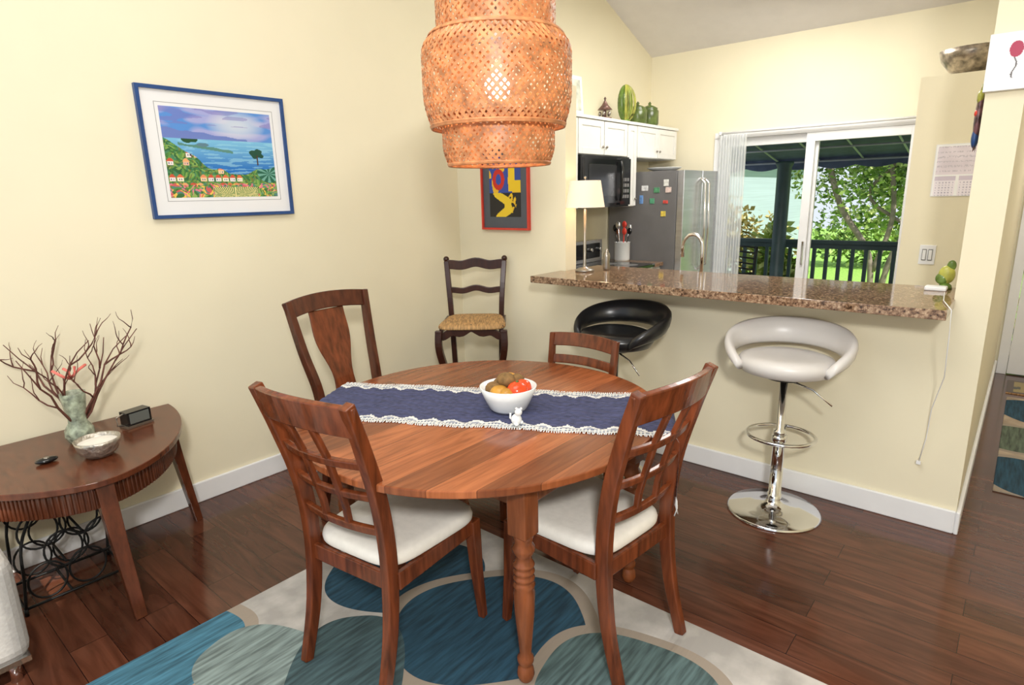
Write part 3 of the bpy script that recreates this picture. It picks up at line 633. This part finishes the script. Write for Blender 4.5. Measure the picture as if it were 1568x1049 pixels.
# ------------------------------------------------------------------ bar stools
def stool(leather,loc,rot,zs=.80):
    b=B('bar_stool')
    b.lathe([(.0,0),(.222,0),(.225,.006),(.215,.014),(.12,.03),(.045,.05),(.035,.075),(.033,.10),(.03,.10),(.028,.42),(.031,.42),(.031,.44),(.018,.445),(.018,zs-.04),(.0,zs-.04)],(0,0,0),M_chrome,48,cap=False)
    P=[(.16*math.sin(a)*1.0,.06-.145*math.cos(a)-.02,.40) for a in [2*pi*i/28 for i in range(28)]]
    b.tube(P,.009,M_chrome,8,closed=True); b.lathe([(.036,.385),(.036,.415)],(0,0,0),M_chrome,24); b.tube([(0,.02,.40),(0,.19,.40)],.009,M_chrome); 
    b.lathe([(.09,zs-.055),(.10,zs-.04),(.10,zs-.03)],(0,0,0),M_blackm,24)
    b.tube([(.0,-.0,zs-.06),(.13,-.03,zs-.09),(.22,-.05,zs-.15)],.005,M_chrome)
    pr=[(.0,zs-.035),(.15,zs-.035),(.195,zs-.02),(.212,zs+.01),(.212,zs+.03),(.20,zs+.05),(.165,zs+.062),(.1,zs+.060),(.0,zs+.056)]
    st=len(b.v); b.lathe(pr,(0,0,0),leather,48,cap=False)
    for i in range(st,len(b.v)):
        x,y,z=b.v[i]; b.v[i]=(x*1.04,y*.92,z)
    k=48; secs=[]
    for i in range(k+1):
        t=i/k; a=math.radians(-34+248*t); e=math.sin(pi*t)**.6
        R=.212+.056*e; c=Vector((R*math.cos(a)*1.08,R*math.sin(a)*.95,zs+.010+.122*e))
        hh=.020+.050*e; tk=.020+.011*e; out=Vector((math.cos(a),math.sin(a),0)); up=(Vector((0,0,1))+out*.35).normalized(); sd=out-up*out.dot(up)
        sec=[]
        for j in range(12):
            an=2*pi*j/12; sec.append(c+up*math.sin(an)*hh+sd*math.cos(an)*tk)
        secs.append(sec)
    vs=[v for s in secs for v in s]; fs=[(i*12+j,i*12+(j+1)%12,(i+1)*12+(j+1)%12,(i+1)*12+j) for i in range(k) for j in range(12)]
    fs+=[tuple(range(11,-1,-1)),tuple(k*12+j for j in range(12))]
    b.add(vs,fs,leather,True)
    return b.obj(loc,rot)
stool(M_whiteleather,(-.82,3.0,0),math.radians(8),.768)
stool(M_blackleather,(-1.72,2.93,0),math.radians(-12),.79)
# ------------------------------------------------------------------ side table
b=B('demilune_side_table'); cx,cy,zt=-3.285,.60,.60
def dem(k=1):
    o=[]
    for i in range(41):
        a=-pi/2+pi*i/40; c,s=math.cos(a),math.sin(a); p=1.8
        o.append((k*.755*abs(c)**(2/p),k*.505*math.copysign(abs(s)**(2/p),s)))
    return o
T=Matrix.Translation((cx,cy,0))
b.prism(dem(),zt-.025,zt,M_ewood,T); b.prism(dem(.97),zt-.035,zt-.025,M_ewood,T)
o=dem(.90)
P=[Vector((cx+x,cy+y,zt-.085)) for x,y in o]
b.sweep(P,.10,.02,M_ewood,ref=(0,0,1))
for p,q in zip(P,P[1:]):
    d=(q-p).length; m_=max(1,int(d/.014))
    for k in range(m_):
        c=p.lerp(q,(k+.5)/m_); nrm=Vector((q.y-p.y,-(q.x-p.x),0)).normalized(); c=c+nrm*.012
        b.tube([c+Vector((0,0,-.048)),c+Vector((0,0,.048))],.006,M_ewood,5)
def tleg(x,y,dx,dy):
    b.sweep([(x,y,zt-.036),(x+dx*.12,y+dy*.12,zt-.15),(x+dx*.4,y+dy*.4,.3),(x+dx,y+dy,0)],[.062,.060,.052,.042],[.045,.045,.04,.034],M_ewood,ref=(0,1,0) if abs(dx)>abs(dy) else (1,0,0))
tleg(cx+.695,cy,.08,.02); tleg(cx+.17,cy+.43,.0,.07); tleg(cx+.17,cy-.43,.0,-.07)
b.obj(bev=.003)
vx,vy=-3.05,.66
b=B('glass_vase_with_branches'); b.lathe([(.03,0),(.044,.006),(.056,.03),(.054,.06),(.036,.09),(.034,.11),(.040,.15),(.046,.20),(.048,.225),(.044,.225),(.042,.2),(.030,.11),(.048,.05),(.03,.012)],(vx,vy,zt),M_glass,28)
random.seed(11)
def branch(p,d,l,r,depth):
    P=[p]; q=p.copy(); dd=d.normalized()
    for k in range(6):
        dd=(dd+Vector((random.uniform(-.4,.4),random.uniform(-.4,.4),random.uniform(-.12,.26)))).normalized(); q=q+dd*l/6; q.x=max(q.x,XW+.02); P.append(q.copy())
    b.tube(P,[r*(1-.12*i) for i in range(7)],M_twig,6)
    if depth:
        for k in range(2): branch(P[2+2*k].copy(),(dd+Vector((random.uniform(-1,1),random.uniform(-1,1),random.uniform(-.1,.8)))),l*.5,r*.65,depth-1)
for k in range(7):
    a=k*.9+.2; branch(Vector((vx,vy,zt+.06)),Vector((math.cos(a)*.3,math.sin(a)*.62,1.25)),.40+.12*random.random(),.0065,2)
for k in range(4): b.tube([(vx+.02,vy,zt+.29),(vx+.05,vy-.03+.02*k,zt+.31+.02*(k%2)),(vx+.03,vy-.06+.04*k,zt+.34)],.006,M_pink,6)
b.obj()
b=B('hammered_bowl'); b.lathe([(.035,0),(.05,.004),(.07,.025),(.08,.06),(.083,.075),(.078,.075),(.074,.06),(.06,.03),(.0,.02)],(-2.81,.66,zt),mat('hammered_pewter',(.5,.46,.40),.3,.8,var=.3,scale=60,bump=.8),36); b.lathe([(.074,.058),(.0,.066)],(-2.81,.66,zt),M_seat,30,cap=False); b.obj()
b=B('alarm_clock'); Mx=Matrix.Translation((-3.08,.89,zt))@Matrix.Rotation(math.radians(12),4,'Z')
b.box((-.03,-.055,.012),(.03,.055,.075),M_black,Mx); b.box((.03,-.045,.02),(.032,.045,.068),mat('clock_face',(.12,.13,.12),.2),Mx); b.box((-.035,-.06,0),(.035,.06,.012),M_metal,Mx)
b.tube([Mx@Vector((0,-.05,.01)),Mx@Vector((-.0,-.085,.02)),Mx@Vector((0,-.085,.06)),Mx@Vector((0,-.05,.07))],.004,M_metal); b.obj(bev=.004)
b=B('remote_control'); b.ball((-2.90,.50,zt+.012),.03,M_black,(.8,1.3,.4)); b.ball((-2.895,.50,zt+.022),.012,M_metal,(.8,.8,.4),8); b.obj()
b=B('wrought_iron_wine_rack'); 
def ring(c,r,rr=.005,sc=1):
    b.tube([Vector(c)+Vector((0,r*math.cos(2*pi*i/24),r*sc*math.sin(2*pi*i/24))) for i in range(24)],rr,M_blackm,6,closed=True)
for x in (-2.88,-3.12):
    for (y,z) in ((.42,.12),(.56,.12),(.49,.23),(.63,.23),(.42,.34),(.56,.34)): ring((x,y,z),.066,.0045,1.15)
    b.tube([(x,.33,.03),(x,.69,.03)],.006,M_blackm); b.tube(smoothpath([(x,.33,.02),(x,.345,.15),(x,.36,.3),(x,.42,.44)],10),.006,M_blackm); b.tube(smoothpath([(x,.69,.02),(x,.70,.15),(x,.67,.3),(x,.60,.44)],10),.006,M_blackm)
    b.tube(smoothpath([(x,.42,.44),(x,.51,.475),(x,.60,.44)],8),.006,M_blackm)
    for y in (.33,.69): b.tube([(x,y,.0),(x,y,.03)],.008,M_blackm)
for (y,z) in ((.33,.03),(.69,.03),(.49,.03),(.42,.44),(.60,.44),(.49,.17),(.56,.28)): b.tube([(-3.12,y,z),(-2.88,y,z)],.005,M_blackm)
b.obj()
b=B('grey_sofa')
b.box((-2.85,-1.4,.09),(-2.43,.275,.475),M_sofa)
so=b.obj(bev=.05,seg=4)
b=B('feet')
for (x,y) in ((-2.49,.22),(-2.80,.22),(-2.49,-1.3),(-2.80,-1.3)): b.lathe([(.018,0),(.022,.10)],(x,y,0),M_chrome,12)
b.box((-2.84,-1.39,.08),(-2.44,.265,.10),M_chrome)
ft=b.obj(); ft.parent=so
b=B('back_cushion'); b.box((-2.83,-1.38,.475),(-2.6,-.05,.62),M_sofa); cu=b.obj(bev=.05,seg=4); cu.parent=so
# ------------------------------------------------------------------ pendant
b=B('woven_pendant_lamp'); px_,py_=-1.49,1.70
def tier(z0,z1,R,N,prof):
    def pt(a,t,off=0): r=R*prof(t)+off; return Vector((px_+r*math.cos(a),py_+r*math.sin(a),z0+(z1-z0)*t))
    seg=18; tw=(z1-z0)/R*.95; w=.0041
    for d in (-1,1):
        for i in range(N):
            a0=2*pi*i/N; vs=[]
            for k in range(seg+1):
                t=k/seg; a=a0+d*tw*t; off=.0014*d*math.cos(k*pi)
                p=pt(a,t,off); q=pt(a+d*tw*.01,min(1.0,t+.01),off); 
                if t>=1: p0=pt(a-d*tw*.01,t-.01,off); tg=(p-p0).normalized()
                else: tg=(q-p).normalized()
                nr=Vector((math.cos(a),math.sin(a),0)); sd=nr.cross(tg).normalized()
                ww=w*(1.35 if (i%2) else .95)
                vs+=[p+sd*ww,p-sd*ww]
            b.add(vs,[(2*k,2*k+1,2*k+3,2*k+2) for k in range(seg)],M_rattan,True)
    for t,n_ in ((0,3),(1,3)):
        for q in range(n_):
            tt=t+(.012*q if t==0 else -.012*q)
            P=[pt(2*pi*i/64+.02*q,tt,.002) for i in range(64)]; b.tube(P,.004,M_rattan,6,closed=True)
def pmid(t): return .90+.10*math.sin(pi*min(1,t*2.6)/2) if t<.4 else (1.0 if t<.78 else 1-.14*((t-.78)/.22)**2)
tier(1.835,2.135,.258,66,pmid)
tier(1.71,1.875,.198,52,lambda t:.90+.10*math.sin(pi*min(1,t*2.4)/2))
tier(2.10,2.36,.203,52,lambda t:1.0 if t<.6 else 1-.22*((t-.6)/.4)**2)
for (z,R) in ((1.86,.235),(2.125,.21),(2.34,.155)):
    for k in range(3): a=k*pi/3; b.tube([(px_-R*math.cos(a),py_-R*math.sin(a),z),(px_+R*math.cos(a),py_+R*math.sin(a),z)],.002,M_cord,5)
b.ball((px_,py_,1.97),.045,M_bulb); b.lathe([(.02,2.01),(.02,2.14),(.006,2.15)],(px_,py_,0),M_white,14)
b.tube([(px_,py_,2.14),(px_,py_,cz(py_)-.02)],.004,M_cord); b.lathe([(.05,cz(py_)-.06),(.05,cz(py_)-.021)],(px_,py_,0),M_white,20)
b.obj(recalc=False)
# ------------------------------------------------------------------ outdoors
M_grass=mat('lawn_grass',(.28,.50,.09),.9,var=.4,scale=20); M_deck=mat('deck_boards',(.24,.21,.18),.7,var=.3,scale=3,stretch=(1,20,1))
slab('garden_lawn',(-22,8.4,-.45),(12,34,-.35),M_grass)
slab('deck_floor',(-5.5,6.77,-.12),(1.6,8.25,-.02),M_deck)
b=B('deck_railing'); yr=8.07
b.box((-5.4,yr-.05,.96),(1.5,yr+.05,1.0),M_rubber); b.box((-5.4,yr-.02,.90),(1.5,yr+.02,.96),M_rubber); b.box((-5.4,yr-.02,.08),(1.5,yr+.02,.14),M_rubber)
x=-5.35
while x<1.5: b.box((x-.02,yr-.018,.1),(x+.02,yr+.018,.93),M_rubber); x+=.14
for x in (-5.3,-3.8,-.3,1.3): b.box((x-.045,yr-.045,-.02),(x+.045,yr+.045,1.02),M_rubber)
b.obj()
b=B('porch_post'); b.lathe([(.10,-.02),(.10,.12),(.08,.14),(.08,1.86),(.10,1.90),(.10,1.93)],(-2.36,7.88,0),M_rubber,20); b.obj()
M_awn=mat('awning_canvas',(.085,.11,.18),.8,var=.2)
b=B('patio_awning'); 
za,zb_,ya,yb_=2.36,1.99,6.78,8.75
b.add([(-5.4,ya,za),(1.4,ya,za),(1.4,yb_,zb_),(-5.4,yb_,zb_)],[(0,1,2,3)],M_awn)
n=120
vs=[];
for i in range(n+1):
    x=-5.4+6.8*i/n; vs+=[(x,yb_,zb_),(x,yb_,zb_-.10-.04*abs(math.sin(i*pi/8)))]
b.add(vs,[(2*i,2*i+1,2*i+3,2*i+2) for i in range(n)],M_awn)
M_arib=mat('awning_rib',(.38,.40,.44),.5,var=.1)
for k in range(14): x=-5.2+k*.5; b.tube([(x,ya,za-.03),(x,yb_,zb_-.03)],.012,M_arib,6)
for t in (.33,.66,1): b.tube([(-5.4,ya+(yb_-ya)*t,za+(zb_-za)*t-.04),(1.4,ya+(yb_-ya)*t,za+(zb_-za)*t-.04)],.014,M_arib,6)
b.obj(recalc=False)
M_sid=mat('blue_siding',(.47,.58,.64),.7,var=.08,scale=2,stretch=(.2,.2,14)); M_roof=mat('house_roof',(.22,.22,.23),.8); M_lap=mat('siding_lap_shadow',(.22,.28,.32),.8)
b=B('neighbour_house'); b.box((-14,13.5,-.35),(-5.3,20,2.5),M_sid)
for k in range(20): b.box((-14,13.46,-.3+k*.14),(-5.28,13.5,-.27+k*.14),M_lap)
b.add([(-14.4,13,2.45),(-4.9,13,2.45),(-4.9,16.7,4.6),(-14.4,16.7,4.6),(-14.4,20.5,2.45),(-4.9,20.5,2.45)],[(0,1,2,3),(3,2,5,4),(1,5,2)],M_roof)
b.box((-7.9,13.4,.6),(-6.9,13.5,1.9),M_white); b.obj()
def foliage(name,cl,count,size,m,trunks=(),tm=M_twig):
    b=B(name)
    tot=sum(c[3]*c[4]*c[5] for c in cl)
    for (x,y,z,rx,ry,rz) in cl:
        for k in range(int(count*rx*ry*rz/tot)):
            v=Vector((random.gauss(0,1),random.gauss(0,1),random.gauss(0,1))).normalized()*(random.random()**.4)
            p=Vector((x+v.x*rx,y+v.y*ry,z+v.z*rz)); d=Vector((random.gauss(0,1),random.gauss(0,1),random.gauss(0,.6)-.2)).normalized(); s=d.cross(Vector((random.random(),random.random(),random.random()))).normalized(); L0=size*random.uniform(.6,1.3)
            q=[p,p+d*L0*.5+s*L0*.28,p+d*L0,p+d*L0*.5-s*L0*.28]
            for w in q: w.z=max(w.z,-.34)
            b.add(q,[(0,1,2,3)],m)
    for P,r in trunks: b.tube(smoothpath(P,12),r,tm,8)
    me=b.mesh(); return place(name,me)
random.seed(5)
LF1=leafmat('tree_leaves',(.05,.11,.02),(.19,.31,.06),(.55,.64,.22)); LF2=leafmat('bush_leaves',(.10,.20,.03),(.35,.48,.08),(.75,.75,.3)); LFR=leafmat('croton_leaves',(.14,.18,.04),(.45,.35,.12),(.6,.55,.25))
M_bark=mat('grey_bark',(.26,.21,.17),.8,var=.3)
foliage('garden_tree',[(-2.5,12.3,2.0,1.2,.9,.9),(-1.6,12.4,1.75,.9,.7,.5),(-.6,12.3,2.3,1.5,1.0,1.2),(-1.4,12,3.3,2.0,1.0,.9)],11500,.105,LF1,
  [([(-2.0,12,-.33),(-2.1,12,.5),(-2.6,12,1.3),(-2.9,12,2.2)],.05),([(-1.9,12,-.33),(-1.7,12,.6),(-1.2,12,1.5),(-.7,12.2,2.4)],.05),([(-2.0,12,.2),(-1.8,12,1.2),(-2.0,12,2.5)],.04),([(-.6,12.6,-.33),(-.8,12.5,.8),(-.2,12.5,2.2)],.04),([(-1.5,12.1,.9),(-2.2,12.1,1.5),(-1.6,12,2.2)],.03)],M_bark)
foliage('garden_hedge',[(-3.2,17.5,.45,1.4,.8,.8),(-.5,18,.75,2.2,.8,1.1),(3,18,.8,2,.8,1.2)],6500,.17,LF1)
foliage('tree_line',[(-2,24,2.2,3.4,1.0,2.5),(3,24,2.4,3,1.0,2.7),(-.5,24,4.6,4,1,1.6)],9000,.30,LF1)
foliage('potted_palm_shrub',[(-2.75,8.95,.45,.32,.22,.75),(-2.55,8.95,.2,.3,.22,.5)],1500,.16,LF2)
foliage('croton_shrub',[(-4.3,10.4,.7,.8,.5,1.0),(-3.5,10.4,.5,.8,.4,.8),(-.6,10.4,-.1,1.4,.4,.24)],3400,.13,LFR)
b=B('patio_chair')
for s in (-1,1):
    b.tube(smoothpath([(s*.25,.25,0),(s*.25,.22,.42),(s*.25,-.2,.40),(s*.25,-.30,.95)],14),.014,M_blackm); b.tube([(s*.25,-.25,0),(s*.25,-.2,.42)],.014,M_blackm); b.tube([(s*.25,.22,.42),(s*.25,.22,.62),(s*.25,-.24,.64)],.012,M_blackm)
for k in range(9): t=k/8; b.tube([(-.25,.2-.4*t,.42),(.25,.2-.4*t,.42)],.01,M_blackm,6); b.tube([(-.25,-.2-.1*t,.42+.52*t),(.25,-.2-.1*t,.42+.52*t)],.01,M_blackm,6)
b.obj((-2.85,7.35,-.006),math.radians(150))
# ------------------------------------------------------------------ lights & world
w=bpy.data.worlds.new('World'); SC.world=w; w.use_nodes=True; N=w.node_tree.nodes;L=w.node_tree.links
bg=N['Background']; bg.inputs['Color'].default_value=(.84,.92,1,1); bg.inputs['Strength'].default_value=1.0
def area(name,loc,target,size,power,col=(1,1,1),sy=None):
    l=bpy.data.lights.new(name,'AREA'); l.energy=power; l.size=size; l.color=col
    if sy: l.shape='RECTANGLE'; l.size_y=sy
    o=bpy.data.objects.new(name,l); SC.collection.objects.link(o); o.location=loc
    o.rotation_euler=(Vector(target)-Vector(loc)).to_track_quat('-Z','Y').to_euler(); return o
def point(name,loc,power,col,r=.04):
    l=bpy.data.lights.new(name,'POINT'); l.energy=power; l.color=col; l.shadow_soft_size=r; o=bpy.data.objects.new(name,l); SC.collection.objects.link(o); o.location=loc
sl=bpy.data.lights.new('sun','SUN'); sl.energy=5.5; sl.angle=.01; sl.color=(1,.95,.85); so_=bpy.data.objects.new('sun',sl); SC.collection.objects.link(so_); so_.rotation_euler=Vector((-.75,.35,-1)).to_track_quat('-Z','Y').to_euler()
area('flash_softbox',(.55,-.45,2.35),(-1.6,2.2,1.0),.26,70,(1,.98,.95))
area('ceiling_bounce_light',(-1.2,.6,3.7),(-1.4,1.6,0),1.8,54,(1,.97,.92))
area('kitchen_fill_light',(-1.6,4.9,3.1),(-1.9,5.0,0),.9,50,(1,.97,.92))  # added fill lamp to brighten the kitchen, not an actual fixture
area('hall_fill_light',(.6,5.2,3.0),(.5,5.2,0),.5,20,(1,.95,.9))  # fill lamp added above the hall, no fixture behind it
point('pendant_bulb',(px_,py_,1.97),8,(1,.75,.5),.05)
point('table_lamp_bulb',(-2.2,3.33,1.60),.8,(1,.78,.55),.03)
# ------------------------------------------------------------------ camera
yaw,pit,rol=math.radians(40.46),math.radians(13.59),math.radians(-1.32)
F=Vector((-math.sin(yaw)*math.cos(pit),math.cos(yaw)*math.cos(pit),-math.sin(pit))); R0=Vector((math.cos(yaw),math.sin(yaw),0)); U0=R0.cross(F)
R=R0*math.cos(rol)+U0*math.sin(rol); U=-R0*math.sin(rol)+U0*math.cos(rol)
cd=bpy.data.cameras.new('camera'); cd.sensor_width=36; cd.lens=926/1568*36; cd.clip_start=.05; co=bpy.data.objects.new('camera',cd); SC.collection.objects.link(co)
co.matrix_world=Matrix(((R.x,U.x,-F.x,0),(R.y,U.y,-F.y,0),(R.z,U.z,-F.z,1.6),(0,0,0,1)))
SC.camera=co
